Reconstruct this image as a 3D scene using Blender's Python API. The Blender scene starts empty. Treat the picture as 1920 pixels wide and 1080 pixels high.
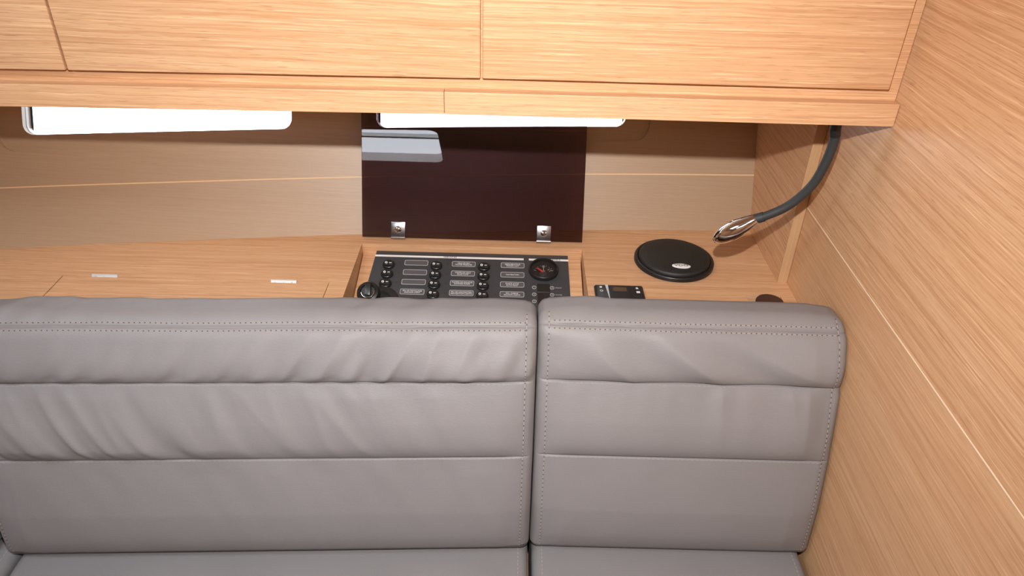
import bpy, bmesh, math, random
from mathutils import Vector, Matrix, noise

random.seed(7)
scene = bpy.context.scene
COL = scene.collection

# ------------------------------------------------------------------ camera
PITCH, YAW, ROLL, FPX = 0.5784, 0.0056, 0.0295, 1408.5
fw = Vector((math.sin(YAW)*math.cos(PITCH), math.cos(YAW)*math.cos(PITCH), -math.sin(PITCH)))
rt = Vector((math.cos(YAW), -math.sin(YAW), 0))
dn = fw.cross(rt)
rt2 = rt*math.cos(ROLL) - dn*math.sin(ROLL)
dn2 = rt*math.sin(ROLL) + dn*math.cos(ROLL)
cam_d = bpy.data.cameras.new('camera')
cam = bpy.data.objects.new('camera', cam_d)
COL.objects.link(cam)
up, bk = -dn2, -fw
CAM = Vector((0, 0, 1.6))
cam.matrix_world = Matrix(((rt2.x, up.x, bk.x, CAM.x), (rt2.y, up.y, bk.y, CAM.y), (rt2.z, up.z, bk.z, CAM.z), (0, 0, 0, 1)))
cam_d.sensor_width = 36
cam_d.lens = 36*FPX/1920
cam_d.clip_start = 0.02
scene.camera = cam
scene.cycles.caustics_reflective = False

# ------------------------------------------------------------------ light and exposure
vs = scene.view_settings
vs.view_transform = 'Standard'
vs.look = 'None'
vs.gamma = 1.0
vs.use_curve_mapping = False
vs.exposure = 0.0
world = bpy.data.worlds.new('overcast_sky')
scene.world = world
world.use_nodes = True
bgn = world.node_tree.nodes['Background']
bgn.inputs['Color'].default_value = (0.85, 0.93, 1.0, 1)
bgn.inputs['Strength'].default_value = 12.5

# the photographer's flash, fixed above the lens
fl_d = bpy.data.lights.new('camera_flash', 'SPOT')
fl_d.energy = 86
fl_d.color = (1.0, 0.97, 0.94)
fl_d.spot_size = math.radians(106)
fl_d.spot_blend = 1.0
fl_d.shadow_soft_size = 0.012
fl = bpy.data.objects.new('camera_flash', fl_d)
COL.objects.link(fl)
fl.matrix_world = Matrix.Translation(up*0.16) @ cam.matrix_world @ Matrix.Rotation(math.radians(-7), 4, 'X')

def portal(name, loc, rot, sx, sy):
    d = bpy.data.lights.new(name, 'AREA')
    d.shape = 'RECTANGLE'
    d.size, d.size_y = sx, sy
    d.cycles.is_portal = True
    o = bpy.data.objects.new(name, d)
    COL.objects.link(o)
    o.location, o.rotation_euler = loc, rot
portal('hatch_portal', (-0.69, -0.82, 2.0), (0, 0, 0), 0.66, 0.5)
portal('hatch_portal', (-1.00, 0.35, 2.0), (0, 0, 0), 0.76, 0.5)

# ------------------------------------------------------------------ materials
def new_mat(name):
    m = bpy.data.materials.new(name)
    m.use_nodes = True
    nt = m.node_tree
    return m, nt, nt.nodes['Principled BSDF']

def N(nt, t, **kw):
    n = nt.nodes.new(t)
    for k, v in kw.items():
        setattr(n, k, v)
    return n

def L(nt, a, b):
    nt.links.new(a, b)

def math_n(nt, op, a, b=None, c=None):
    n = N(nt, 'ShaderNodeMath', operation=op)
    for i, v in enumerate((a, b, c)):
        if v is None:
            continue
        if isinstance(v, (int, float)):
            n.inputs[i].default_value = v
        else:
            L(nt, v, n.inputs[i])
    return n.outputs[0]

def plain(name, col, rough=0.5, metal=0.0, spec=0.5, coat=0.0):
    m, nt, p = new_mat(name)
    p.inputs['Base Color'].default_value = (*col, 1)
    p.inputs['Roughness'].default_value = rough
    p.inputs['Metallic'].default_value = metal
    p.inputs['Specular IOR Level'].default_value = spec
    p.inputs['Coat Weight'].default_value = coat
    return m

def wood(name, axis='X', base=(0.64, 0.365, 0.185), dark=(0.47, 0.225, 0.095), light=(0.72, 0.46, 0.26),
         rough=0.46, line=110.0, spec=0.38, seed=0.0, contrast=1.0):
    m, nt, p = new_mat(name)
    tc = N(nt, 'ShaderNodeTexCoord')
    sp = N(nt, 'ShaderNodeSeparateXYZ')
    L(nt, tc.outputs['Object'], sp.inputs[0])
    X, Y, Z = sp.outputs
    if axis == 'X':
        a, c = X, math_n(nt, 'MULTIPLY_ADD', Y, 0.83, Z)
    elif axis == 'Y':
        a, c = Y, math_n(nt, 'MULTIPLY_ADD', X, 0.83, Z)
    else:
        a, c = Z, math_n(nt, 'MULTIPLY_ADD', X, 0.83, Y)

    def tex(sa, sc, cc, det=2.0, off=0.0, rgh=0.5):
        cv = N(nt, 'ShaderNodeCombineXYZ')
        L(nt, math_n(nt, 'MULTIPLY_ADD', a, sa, seed+off), cv.inputs[0])
        L(nt, math_n(nt, 'MULTIPLY', cc, sc), cv.inputs[1])
        cv.inputs[2].default_value = seed*1.7+off
        n = N(nt, 'ShaderNodeTexNoise')
        n.inputs['Scale'].default_value = 1.0
        n.inputs['Detail'].default_value = det
        n.inputs['Roughness'].default_value = rgh
        L(nt, cv.outputs[0], n.inputs['Vector'])
        return n.outputs['Fac']
    warp = tex(1.3, 5.0, c, 2, 3.0)
    c2 = math_n(nt, 'MULTIPLY_ADD', math_n(nt, 'SUBTRACT', warp, 0.5), 0.013, c)
    warp2 = tex(14.0, 30.0, c, 1, 9.0)
    c3 = math_n(nt, 'MULTIPLY_ADD', math_n(nt, 'SUBTRACT', warp2, 0.5), 0.0032, c2)
    lines = tex(1.2, line*2.7, c3, 4, 11.0, 0.65)
    fib = tex(9.0, 560.0, c3, 2, 23.0)
    tone = tex(0.9, 9.0, c2, 2, 31.0)
    pore = tex(30.0, 800.0, c2, 1, 47.0)

    def mr(v, lo, hi, t0, t1):
        n = N(nt, 'ShaderNodeMapRange')
        n.interpolation_type = 'SMOOTHSTEP'
        L(nt, v, n.inputs[0])
        for i, q in enumerate((lo, hi, t0, t1)):
            n.inputs[i+1].default_value = q
        return n.outputs[0]

    def mix(f, A, B):
        n = N(nt, 'ShaderNodeMix', data_type='RGBA')
        L(nt, f, n.inputs[0])
        for i, q in ((6, A), (7, B)):
            if isinstance(q, tuple):
                n.inputs[i].default_value = (*q, 1)
            else:
                L(nt, q, n.inputs[i])
        return n.outputs[2]
    c_t = mix(mr(tone, 0.3, 0.7, 0.0, 1.0), base, tuple(b*0.62+l*0.38 for b, l in zip(base, light)))
    c_l = mix(mr(lines, 0.47, 0.66, 0.0, 0.62*contrast), c_t, dark)
    c_w = mix(mr(lines, 0.46, 0.28, 0.0, 0.55*contrast), c_l, light)
    c_f = mix(mr(fib, 0.56, 0.72, 0.0, 0.5*contrast), c_w, tuple(d*0.92 for d in dark))
    c_g = mix(mr(fib, 0.45, 0.27, 0.0, 0.75*contrast), c_f, tuple(min(1, v*1.16) for v in light))
    c_p = mix(mr(pore, 0.62, 0.74, 0.0, 0.6*contrast), c_g, tuple(d*0.8 for d in dark))
    L(nt, c_p, p.inputs['Base Color'])
    bp = N(nt, 'ShaderNodeBump')
    bp.inputs['Strength'].default_value = 0.12
    bp.inputs['Distance'].default_value = 0.001
    L(nt, math_n(nt, 'ADD', fib, lines), bp.inputs['Height'])
    L(nt, bp.outputs[0], p.inputs['Normal'])
    p.inputs['Roughness'].default_value = rough
    p.inputs['Specular IOR Level'].default_value = spec
    return m

def leather(name, col):
    m, nt, p = new_mat(name)
    tc = N(nt, 'ShaderNodeTexCoord')
    mp = N(nt, 'ShaderNodeMapping')
    mp.inputs['Scale'].default_value = (260, 600, 900)
    L(nt, tc.outputs['Object'], mp.inputs[0])
    n1 = N(nt, 'ShaderNodeTexNoise')
    n1.inputs['Scale'].default_value = 1.0
    n1.inputs['Detail'].default_value = 3
    L(nt, mp.outputs[0], n1.inputs['Vector'])
    n2 = N(nt, 'ShaderNodeTexNoise')
    n2.inputs['Scale'].default_value = 7
    L(nt, tc.outputs['Object'], n2.inputs['Vector'])
    mx = N(nt, 'ShaderNodeMix', data_type='RGBA')
    mx.inputs[6].default_value = (*[c*0.93 for c in col], 1)
    mx.inputs[7].default_value = (*[c*1.06 for c in col], 1)
    L(nt, n2.outputs['Fac'], mx.inputs[0])
    L(nt, mx.outputs[2], p.inputs['Base Color'])
    bp = N(nt, 'ShaderNodeBump')
    bp.inputs['Strength'].default_value = 0.35
    bp.inputs['Distance'].default_value = 0.0008
    L(nt, n1.outputs['Fac'], bp.inputs['Height'])
    L(nt, bp.outputs[0], p.inputs['Normal'])
    p.inputs['Roughness'].default_value = 0.5
    p.inputs['Specular IOR Level'].default_value = 0.42
    return m

def tinted_acrylic(name, tint, ior=1.49):
    m, nt, p = new_mat(name)
    nt.nodes.remove(p)
    out = nt.nodes['Material Output']
    tr = N(nt, 'ShaderNodeBsdfTransparent')
    tr.inputs[0].default_value = (*tint, 1)
    gl = N(nt, 'ShaderNodeBsdfGlossy')
    gl.inputs['Color'].default_value = (1, 1, 1, 1)
    gl.inputs['Roughness'].default_value = 0.01
    fr = N(nt, 'ShaderNodeFresnel')
    fr.inputs['IOR'].default_value = ior
    mx = N(nt, 'ShaderNodeMixShader')
    L(nt, fr.outputs[0], mx.inputs[0])
    L(nt, tr.outputs[0], mx.inputs[1])
    L(nt, gl.outputs[0], mx.inputs[2])
    L(nt, mx.outputs[0], out.inputs[0])
    return m

OAK = dict(base=(0.60, 0.340, 0.180), dark=(0.45, 0.215, 0.095), light=(0.70, 0.450, 0.265))
M = {
    'oak_x': wood('oak_along_x', 'X', **OAK),
    'oak_door_a': wood('oak_door_a', 'X', seed=4.3, line=95, **OAK),
    'oak_door_b': wood('oak_door_b', 'X', seed=8.9, line=95, **OAK),
    'oak_door_c': wood('oak_door_c', 'X', seed=15.2, line=95, **OAK),
    'oak_rail': wood('oak_rail', 'X', seed=21.2, line=170, **OAK),
    'oak_rail_b': wood('oak_rail_b', 'X', seed=27.7, line=120, **OAK),
    'oak_y': wood('oak_along_y', 'Y', line=80, seed=2.2, **OAK),
    'oak_y2': wood('oak_along_y_lower', 'Y', line=75, seed=6.1, contrast=.7, **OAK),
    'oak_z': wood('oak_along_z', 'Z', seed=3.0, contrast=0.6, **OAK),
    'oak_shelf': wood('oak_shelf', 'X', seed=12.0, line=70, contrast=0.75, **OAK),
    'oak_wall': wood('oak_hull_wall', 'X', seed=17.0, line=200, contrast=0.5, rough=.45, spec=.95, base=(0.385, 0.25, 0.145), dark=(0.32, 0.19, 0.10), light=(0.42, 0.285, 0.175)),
    'oak_inlay': plain('oak_inlay', (0.74, 0.50, 0.28), 0.5),
    'inlay_pale': plain('pale_inlay', (0.86, 0.70, 0.52), 0.5),
    'oak_pale': wood('oak_pale_edge', 'Z', seed=5.0, contrast=0.4, rough=.6, spec=.2, base=(0.52, 0.315, 0.165), dark=(0.44, 0.25, 0.12), light=(0.57, 0.37, 0.21)),
    'leather': leather('grey_leather', (0.226, 0.213, 0.217)),
    'leather_seat': leather('grey_leather_seat', (0.215, 0.206, 0.212)),
    'thread': plain('seam_thread', (0.35, 0.30, 0.275), 0.8),
    'thread_fine': plain('fine_seam_thread', (0.30, 0.27, 0.26), 0.8),
    'hole': plain('needle_hole', (0.07, 0.055, 0.055), 0.8),
    'black': plain('black_plastic', (0.010, 0.010, 0.011), 0.35),
    'black_matt': plain('black_matt', (0.012, 0.012, 0.012), 0.6),
    'plate': plain('charcoal_plate', (0.040, 0.041, 0.046), 0.42),
    'label_grey': plain('label_grey', (0.085, 0.083, 0.088), 0.5),
    'print': plain('white_print', (0.75, 0.75, 0.75), 0.5),
    'print_dim': plain('grey_print', (0.42, 0.42, 0.43), 0.5),
    'print_dark': plain('dark_print', (0.05, 0.05, 0.05), 0.5),
    'red': plain('red_needle', (0.85, 0.06, 0.05), 0.4),
    'white': plain('white_gelcoat', (0.80, 0.80, 0.79), 0.35),
    'chrome': plain('chrome', (0.82, 0.82, 0.83), 0.07, 1.0),
    'steel': plain('brushed_steel', (0.40, 0.40, 0.42), 0.22, 1.0),
    'satin': plain('satin_silver', (0.78, 0.78, 0.78), 0.45, 0.6),
    'rubber': plain('dark_rubber', (0.030, 0.033, 0.035), 0.55),
    'brown': plain('dark_brown_cap', (0.055, 0.022, 0.016), 0.5),
    'brown_lining': plain('dark_brown_lining', (0.045, 0.018, 0.012), 0.6),
    'lcd': plain('amber_lcd', (0.10, 0.062, 0.030), 0.25),
    'device': plain('device_black', (0.018, 0.018, 0.020), 0.32),
    'silver_print': plain('silver_print', (0.50, 0.51, 0.53), 0.4),
    'acrylic': tinted_acrylic('smoked_acrylic', (0.50, 0.425, 0.455)),
    'glass': tinted_acrylic('clear_pane', (0.93, 0.95, 0.96)),
    'gauge_glass': tinted_acrylic('gauge_glass', (0.92, 0.92, 0.92)),
    'frit': plain('window_black_border', (0.012, 0.012, 0.03), 0.4),
    'floor': wood('teak_floor', 'X', seed=40, base=(0.30, 0.16, 0.08), dark=(0.2, 0.1, 0.05), light=(0.36, 0.2, 0.1)),
    'ceil': plain('white_headliner', (0.78, 0.77, 0.74), 0.7),
}

# ------------------------------------------------------------------ builders
WM = {}

def put(o, parent=None, label=None, cat=None, group=None, kind=None, world=Matrix.Identity(4), local=False):
    """link o; without local the mesh keeps its world coordinates below an Empty"""
    COL.objects.link(o)
    if parent is not None:
        o.parent = parent
        pw = WM.get(parent.name, Matrix.Identity(4))
        if local:
            WM[o.name] = pw @ o.matrix_basis
        else:
            o.matrix_parent_inverse = pw.inverted()
            WM[o.name] = o.matrix_basis.copy()
    else:
        WM[o.name] = o.matrix_basis.copy()
    for k, v in (('label', label), ('category', cat), ('group', group), ('kind', kind)):
        if v:
            o[k] = v
    return o

def thing(name, loc, label, cat, group=None, rotx=0.0):
    o = bpy.data.objects.new(name, None)
    o.empty_display_size = 0.05
    o.matrix_basis = Matrix.Translation(loc) @ Matrix.Rotation(rotx, 4, 'X')
    return put(o, None, label, cat, group)

def mesh_obj(name, bm, mats, parent=None, smooth=None, local=False, **kw):
    me = bpy.data.meshes.new(name)
    bmesh.ops.recalc_face_normals(bm, faces=bm.faces)
    bm.to_mesh(me)
    bm.free()
    for m in (mats if isinstance(mats, (list, tuple)) else [mats]):
        me.materials.append(M[m])
    if smooth is not None:
        me.shade_smooth()
        if smooth < 180:
            me.set_sharp_from_angle(angle=math.radians(smooth))
    o = bpy.data.objects.new(name, me)
    return put(o, parent, local=local, **kw)

def pydata_obj(name, vs_, fs, mats, parent=None, smooth=True, mat_idx=None, local=False, **kw):
    me = bpy.data.meshes.new(name)
    me.from_pydata(vs_, [], fs)
    for m in (mats if isinstance(mats, (list, tuple)) else [mats]):
        me.materials.append(M[m])
    if mat_idx:
        me.polygons.foreach_set('material_index', mat_idx)
    if smooth:
        me.shade_smooth()
    me.update()
    o = bpy.data.objects.new(name, me)
    return put(o, parent, local=local, **kw)

def box(bm, x0, x1, y0, y1, z0, z1, bevel=0.0, seg=2, mat=None):
    r = bmesh.ops.create_cube(bm, size=1.0)
    vv = r['verts']
    for v in vv:
        v.co = Vector((x0+(x1-x0)*(v.co.x+.5), y0+(y1-y0)*(v.co.y+.5), z0+(z1-z0)*(v.co.z+.5)))
    if bevel:
        es = list({e for v in vv for e in v.link_edges})
        bmesh.ops.bevel(bm, geom=es, offset=bevel, segments=seg, affect='EDGES', profile=0.6)
    return vv

def hexa(bm, pts, bevel=0.0, seg=2):
    """pts: 4 bottom corners then 4 top corners"""
    v = [bm.verts.new(p) for p in pts]
    fs = [bm.faces.new([v[i] for i in q]) for q in ((3, 2, 1, 0), (4, 5, 6, 7), (0, 1, 5, 4), (1, 2, 6, 5), (2, 3, 7, 6), (3, 0, 4, 7))]
    if bevel:
        es = list({e for f in fs for e in f.edges})
        bmesh.ops.bevel(bm, geom=es, offset=bevel, segments=seg, affect='EDGES', profile=0.6)

def lathe(bm, prof, seg=48, axis=Matrix.Identity(4), sx=1.0, sy=1.0):
    """prof: (radius, height) list from the middle of one end to the middle of the other"""
    rings = []
    for r, h in prof:
        if r < 1e-6:
            rings.append([bm.verts.new(axis @ Vector((0, 0, h)))])
        else:
            rings.append([bm.verts.new(axis @ Vector((r*sx*math.cos(2*math.pi*i/seg), r*sy*math.sin(2*math.pi*i/seg), h))) for i in range(seg)])
    for A, B in zip(rings, rings[1:]):
        for i in range(seg):
            j = (i+1) % seg
            if len(A) == 1 and len(B) == 1:
                continue
            if len(A) == 1:
                bm.faces.new((A[0], B[i], B[j]))
            elif len(B) == 1:
                bm.faces.new((A[i], A[j], B[0]))
            else:
                bm.faces.new((A[i], A[j], B[j], B[i]))

def tube(bm, pts, rad, seg=14, cap=True):
    rings = []
    n = len(pts)
    ref = Vector((0.3, 0.2, 1)).normalized()
    for i, p in enumerate(pts):
        d = (pts[min(i+1, n-1)] - pts[max(i-1, 0)]).normalized()
        s = d.cross(ref).normalized()
        t = s.cross(d)
        r = rad(i/(n-1)) if callable(rad) else rad
        rings.append([bm.verts.new(p + s*r*math.cos(2*math.pi*k/seg) + t*r*math.sin(2*math.pi*k/seg)) for k in range(seg)])
    for A, B in zip(rings, rings[1:]):
        for k in range(seg):
            bm.faces.new((A[k], A[(k+1) % seg], B[(k+1) % seg], B[k]))
    if cap:
        bm.faces.new(rings[0])
        bm.faces.new(rings[-1])

def spline(pts, n):
    out = []
    P = [pts[0]] + list(pts) + [pts[-1]]
    for i in range(1, len(P)-2):
        for k in range(n):
            t = k/n
            p0, p1, p2, p3 = P[i-1], P[i], P[i+1], P[i+2]
            out.append(0.5*((2*p1) + (p2-p0)*t + (2*p0-5*p1+4*p2-p3)*t*t + (3*p1-p0-3*p2+p3)*t**3))
    out.append(pts[-1])
    return out

def rrect(x0, x1, y0, y1, r, n=8, corners=(1, 1, 1, 1)):
    """counter-clockwise rounded rectangle, corners: bl br tr tl"""
    out = []
    for (cx, cy, a0, on) in ((x0+r, y0+r, 180, corners[0]), (x1-r, y0+r, 270, corners[1]), (x1-r, y1-r, 0, corners[2]), (x0+r, y1-r, 90, corners[3])):
        if on:
            for k in range(n+1):
                a = math.radians(a0+90*k/n)
                out.append((cx+r*math.cos(a), cy+r*math.sin(a)))
        else:
            out.append((cx + (r if a0 in (270, 0) else -r), cy + (r if a0 in (0, 90) else -r)))
    return out

def prism(bm, loop, h0, h1):
    A = [bm.verts.new((x, y, h0)) for x, y in loop]
    B = [bm.verts.new((x, y, h1)) for x, y in loop]
    bm.faces.new(A)
    bm.faces.new(B)
    for i in range(len(A)):
        j = (i+1) % len(A)
        bm.faces.new((A[i], A[j], B[j], B[i]))

def frame_loop(bm, outer, inner, h0, h1):
    n = len(outer)
    V = [[bm.verts.new((x, y, h)) for x, y in lp] for lp, h in ((outer, h0), (outer, h1), (inner, h1), (inner, h0))]
    for i in range(n):
        j = (i+1) % n
        for q in range(4):
            a, b = V[q], V[(q+1) % 4]
            bm.faces.new((a[i], a[j], b[j], b[i]))

def sheet(outer, holes, mapper, thick, xs=()):
    """flat region with holes in (u, v), cut at the stations xs, given thickness, then mapped to the place"""
    bm = bmesh.new()
    es = []
    for lp in [outer]+list(holes):
        vv = [bm.verts.new((u, v, 0)) for u, v in lp]
        for i in range(len(vv)):
            es.append(bm.edges.new((vv[i], vv[(i+1) % len(vv)])))
    bmesh.ops.triangle_fill(bm, use_beauty=True, use_dissolve=False, edges=es)
    for x in xs:
        bmesh.ops.bisect_plane(bm, geom=bm.verts[:]+bm.edges[:]+bm.faces[:], plane_co=(x, 0, 0), plane_no=(1, 0, 0))
    r = bmesh.ops.extrude_face_region(bm, geom=bm.faces[:])
    for v in [g for g in r['geom'] if isinstance(g, bmesh.types.BMVert)]:
        v.co.z = thick
    for v in bm.verts:
        v.co = mapper(v.co.x, v.co.y, v.co.z)
    return bm

def text_mesh(body, size, align='CENTER', depth=0.0):
    cu = bpy.data.curves.new('lettering', 'FONT')
    cu.body = body
    cu.size = size
    cu.align_x = align
    cu.align_y = 'CENTER'
    cu.extrude = depth
    cu.resolution_u = 2
    cu.space_line = 0.9
    o = bpy.data.objects.new('lettering', cu)
    COL.objects.link(o)
    bpy.context.view_layer.update()
    me = bpy.data.meshes.new_from_object(o.evaluated_get(bpy.context.evaluated_depsgraph_get()))
    bpy.data.objects.remove(o)
    bpy.data.curves.remove(cu)
    me.name = 'lettering'
    return me

def lettering(body, size, mat, parent, loc, sx=1.0, rot=None):
    me = text_mesh(body, size, depth=0.0001)
    me.materials.clear()
    me.materials.append(M[mat])
    o = bpy.data.objects.new('lettering', me)
    o.matrix_basis = Matrix.Translation(loc) @ (rot or Matrix.Identity(4)) @ Matrix.Diagonal((sx, 1, 1, 1))
    return put(o, parent, local=True)

# ------------------------------------------------------------------ the room
XB, XR = 0.557, 0.5375          # bulkhead face, face of the doubler panel behind the trim edge
Y_TRIM = 1.270
Z_SHELF = 0.80
XL, YF, ZC = -2.0, -1.5, 1.95

CX = [-2.0, -1.6, -1.045, -.693, -.321, .164, .546, .70]
CY = [1.130, 1.222, 1.322, 1.374, 1.422, 1.468, 1.487, 1.492]

def hull_y(x):
    for i in range(len(CX)-1):
        if x <= CX[i+1] or i == len(CX)-2:
            # smooth Hermite through the stations
            def sl(k):
                a, b = max(k-1, 0), min(k+1, len(CX)-1)
                return (CY[b]-CY[a])/(CX[b]-CX[a])
            h = CX[i+1]-CX[i]
            t = (x-CX[i])/h
            return ((2*t**3-3*t*t+1)*CY[i]+(t**3-2*t*t+t)*h*sl(i)+(-2*t**3+3*t*t)*CY[i+1]+(t**3-t*t)*h*sl(i+1))

K = 0.45

def hull(x, z, d=0.0):
    """point on the hull side, d metres outwards"""
    s = 1/math.hypot(1, K)
    return Vector((x, hull_y(x)+K*(z-Z_SHELF)+d*s, z-d*K*s))

STAT = [-2+0.08*i for i in range(1, 33)]

# floor, ceiling, opposite side
bm = bmesh.new(); box(bm, XL-.05, XB+.05, YF-.05, 1.75, -0.04, 0.0)
mesh_obj('floor', bm, 'floor', kind='structure', label='dark teak cabin sole')
hatch = (-1.0, -0.385, -1.03, -0.60)
hatch2 = (-1.35, -0.65, 0.13, 0.57)
bm = sheet([(XL-.05, YF-.05), (XB+.05, YF-.05), (XB+.05, 2.0), (XL-.05, 2.0)], [rrect(*hatch, 0.05), rrect(*hatch2, 0.05)],
           lambda u, v, w: Vector((u, v, ZC+w)), 0.05)
mesh_obj('ceiling', bm, 'ceil', kind='structure', label='white headliner with a deck hatch')
bm = bmesh.new()
box(bm, hatch[0]-.03, hatch[1]+.03, -0.825, -0.805, ZC+.05, ZC+.07)
mesh_obj('window_3', bm, 'white', kind='structure', label='cross bar of the deck hatch')
bm = bmesh.new(); box(bm, XL-.05, XB+.05, YF-.05, YF, 0, ZC)
mesh_obj('wall_front', bm, 'oak_x', kind='structure', label='oak cabin side opposite the sofa')
bm = bmesh.new(); box(bm, XL-.05, XL, YF-.05, 1.75, 0, ZC)
mesh_obj('wall_left', bm, 'oak_y', kind='structure', label='oak partition at the far end of the sofa')

# right bulkhead: two veneered panels, a pale inlay between them, a doubler panel with its pale edge
wr = thing('wall_right', (XB, 0, 0), 'oak veneered bulkhead with diagonal-looking grain and a thin pale joint', None)
wr['kind'] = 'structure'
Z_IN = 0.969
bm = bmesh.new(); box(bm, XB, XB+.05, YF-.05, 2.0, Z_IN+.0009, ZC)
mesh_obj('panel', bm, 'oak_y', wr)
bm = bmesh.new(); box(bm, XB, XB+.05, YF-.05, 2.0, 0, Z_IN-.0009)
mesh_obj('panel', bm, 'oak_y2', wr)
bm = bmesh.new(); box(bm, XB-.0004, XB+.04, YF-.05, Y_TRIM, Z_IN-.0009, Z_IN+.0009)
mesh_obj('inlay_strip', bm, 'inlay_pale', wr)
bm = bmesh.new(); box(bm, XR, XB, Y_TRIM+.003, 2.0, Z_SHELF, 1.21)
mesh_obj('doubler_panel', bm, 'oak_y', wr)
bm = bmesh.new(); box(bm, XR-.0005, XB-.0008, Y_TRIM, Y_TRIM+.003, Z_SHELF, 1.21, 0.0008)
mesh_obj('trim_edge', bm, 'oak_pale', wr, label='pale edge banding of the doubler panel')

# hull side: two planks, inlay, recessed window panel
wb = thing('wall_back', (0, 1.45, Z_SHELF), 'curved oak hull lining below the windows', None)
wb['kind'] = 'structure'
Z_L = 0.912
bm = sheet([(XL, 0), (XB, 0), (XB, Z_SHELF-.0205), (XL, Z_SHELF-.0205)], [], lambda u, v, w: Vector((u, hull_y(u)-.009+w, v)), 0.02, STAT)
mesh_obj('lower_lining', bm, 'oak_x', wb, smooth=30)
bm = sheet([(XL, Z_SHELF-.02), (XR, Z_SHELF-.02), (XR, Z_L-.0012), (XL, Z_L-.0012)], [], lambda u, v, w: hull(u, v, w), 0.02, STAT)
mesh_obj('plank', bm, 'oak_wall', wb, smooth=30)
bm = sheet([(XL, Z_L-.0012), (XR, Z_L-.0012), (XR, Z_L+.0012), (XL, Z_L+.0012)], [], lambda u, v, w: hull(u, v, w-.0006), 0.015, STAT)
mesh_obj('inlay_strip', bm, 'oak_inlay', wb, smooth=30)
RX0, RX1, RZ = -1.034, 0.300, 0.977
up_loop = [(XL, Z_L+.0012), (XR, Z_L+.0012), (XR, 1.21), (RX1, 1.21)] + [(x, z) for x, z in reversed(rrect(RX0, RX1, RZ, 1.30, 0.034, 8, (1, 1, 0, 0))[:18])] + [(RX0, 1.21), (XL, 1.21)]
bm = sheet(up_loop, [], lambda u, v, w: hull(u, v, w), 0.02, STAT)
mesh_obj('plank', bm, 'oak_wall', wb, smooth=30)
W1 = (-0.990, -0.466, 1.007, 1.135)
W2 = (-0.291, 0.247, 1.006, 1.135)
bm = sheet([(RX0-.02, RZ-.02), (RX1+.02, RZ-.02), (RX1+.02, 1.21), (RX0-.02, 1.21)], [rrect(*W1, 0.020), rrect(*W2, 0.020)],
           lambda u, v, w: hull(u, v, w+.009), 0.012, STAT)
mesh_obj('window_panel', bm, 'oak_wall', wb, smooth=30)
for i, W in enumerate((W1, W2)):
    t = thing('window_%d' % (i+1), hull((W[0]+W[1])/2, W[2]), 'long narrow hull window with rounded corners, %s' % ('clear of the acrylic cover' if i == 0 else 'partly behind the acrylic cover'), None)
    t['kind'] = 'structure'
    lo, li = rrect(W[0]-.010, W[1]+.010, W[2]-.010, W[3]+.010, 0.03), rrect(W[0]+.0005, W[1]-.0005, W[2]+.0005, W[3]-.0005, 0.020)
    bm = bmesh.new()
    frame_loop(bm, lo, li, 0.0212, 0.036)
    for v in bm.verts:
        v.co = hull(v.co.x, v.co.y, v.co.z)
    mesh_obj('frame', bm, 'white', t, smooth=30)
    lo, li = rrect(W[0]-.012, W[1]+.012, W[2]-.012, W[3]+.012, 0.02), rrect(W[0]+.004, W[1]-.004, W[2]-.006, W[3]-.001, 0.006)
    bm = bmesh.new()
    frame_loop(bm, lo, li, 0.0362, 0.0385)
    for v in bm.verts:
        v.co = hull(v.co.x, v.co.y, v.co.z)
    mesh_obj('gasket', bm, 'frit', t)
    bm = sheet(rrect(W[0]-.012, W[1]+.012, W[2]-.012, W[3]+.012, 0.02), [], lambda u, v, w: hull(u, v, 0.039+w), 0.006, STAT)
    mesh_obj('pane', bm, 'glass', t, smooth=30)
    c = hull((W[0]+W[1])/2, (W[2]+W[3])/2, 0.06)
    dx = hull(W[1], 1.0)-hull(W[0], 1.0)
    xa = dx.normalized()
    za = Vector((0, -1, K)).normalized()
    za = (za-xa*za.dot(xa)).normalized()
    ya = za.cross(xa)
    portal('window_portal', (0, 0, 0), (0, 0, 0), W[1]-W[0]+.05, W[3]-W[2]+.05)
    po = [o for o in COL.objects if o.name.startswith('window_portal')][-1]
    # area lights shine along their local -z: towards the cabin
    po.matrix_world = Matrix(((xa.x, -ya.x, -za.x, c.x), (xa.y, -ya.y, -za.y, c.y), (xa.z, -ya.z, -za.z, c.z), (0, 0, 0, 1)))

# ------------------------------------------------------------------ shelf behind the sofa
SH_Y0, SH_T = 1.085, 0.02
PX0, PX1, PY1 = -0.3130, 0.1540, 1.3830     # opening over the switch panel
LX0, LX1, LY1 = -0.868, -0.349, 1.228       # lift-up lid
HX0, HX1, HY0, HY1 = 0.462, 0.530, 1.150, 1.222   # small square opening

def back_loop(x0, x1, n):
    return [(x1+(x0-x1)*i/n, hull_y(x1+(x0-x1)*i/n)+0.001) for i in range(n+1)]
shelf = thing('shelf', (-0.3, 1.2, Z_SHELF-SH_T), 'long oak shelf running behind the grey leather sofa backs', 'shelf')
g = 0.0016
outer = [(XL+.002, SH_Y0), (PX0, SH_Y0), (PX0, PY1), (PX1, PY1), (PX1, SH_Y0), (XB-.0004, SH_Y0)] + back_loop(XL+.002, XB-.0004, 36)
holes = [[(LX0, SH_Y0+.03), (LX1, SH_Y0+.03), (LX1, LY1), (LX0, LY1)], [(HX0, HY0), (HX1, HY0), (HX1, HY1), (HX0, HY1)]]
bm = sheet(outer, holes, lambda u, v, w: Vector((u, v, Z_SHELF-w)), SH_T)
mesh_obj('top', bm, 'oak_shelf', shelf)
bm = bmesh.new(); box(bm, LX0+g, LX1-g, SH_Y0+.03+g, LY1-g, Z_SHELF-SH_T, Z_SHELF-.0002, 0.0008, 1)
lid = mesh_obj('lid', bm, 'oak_shelf', shelf)
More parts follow.
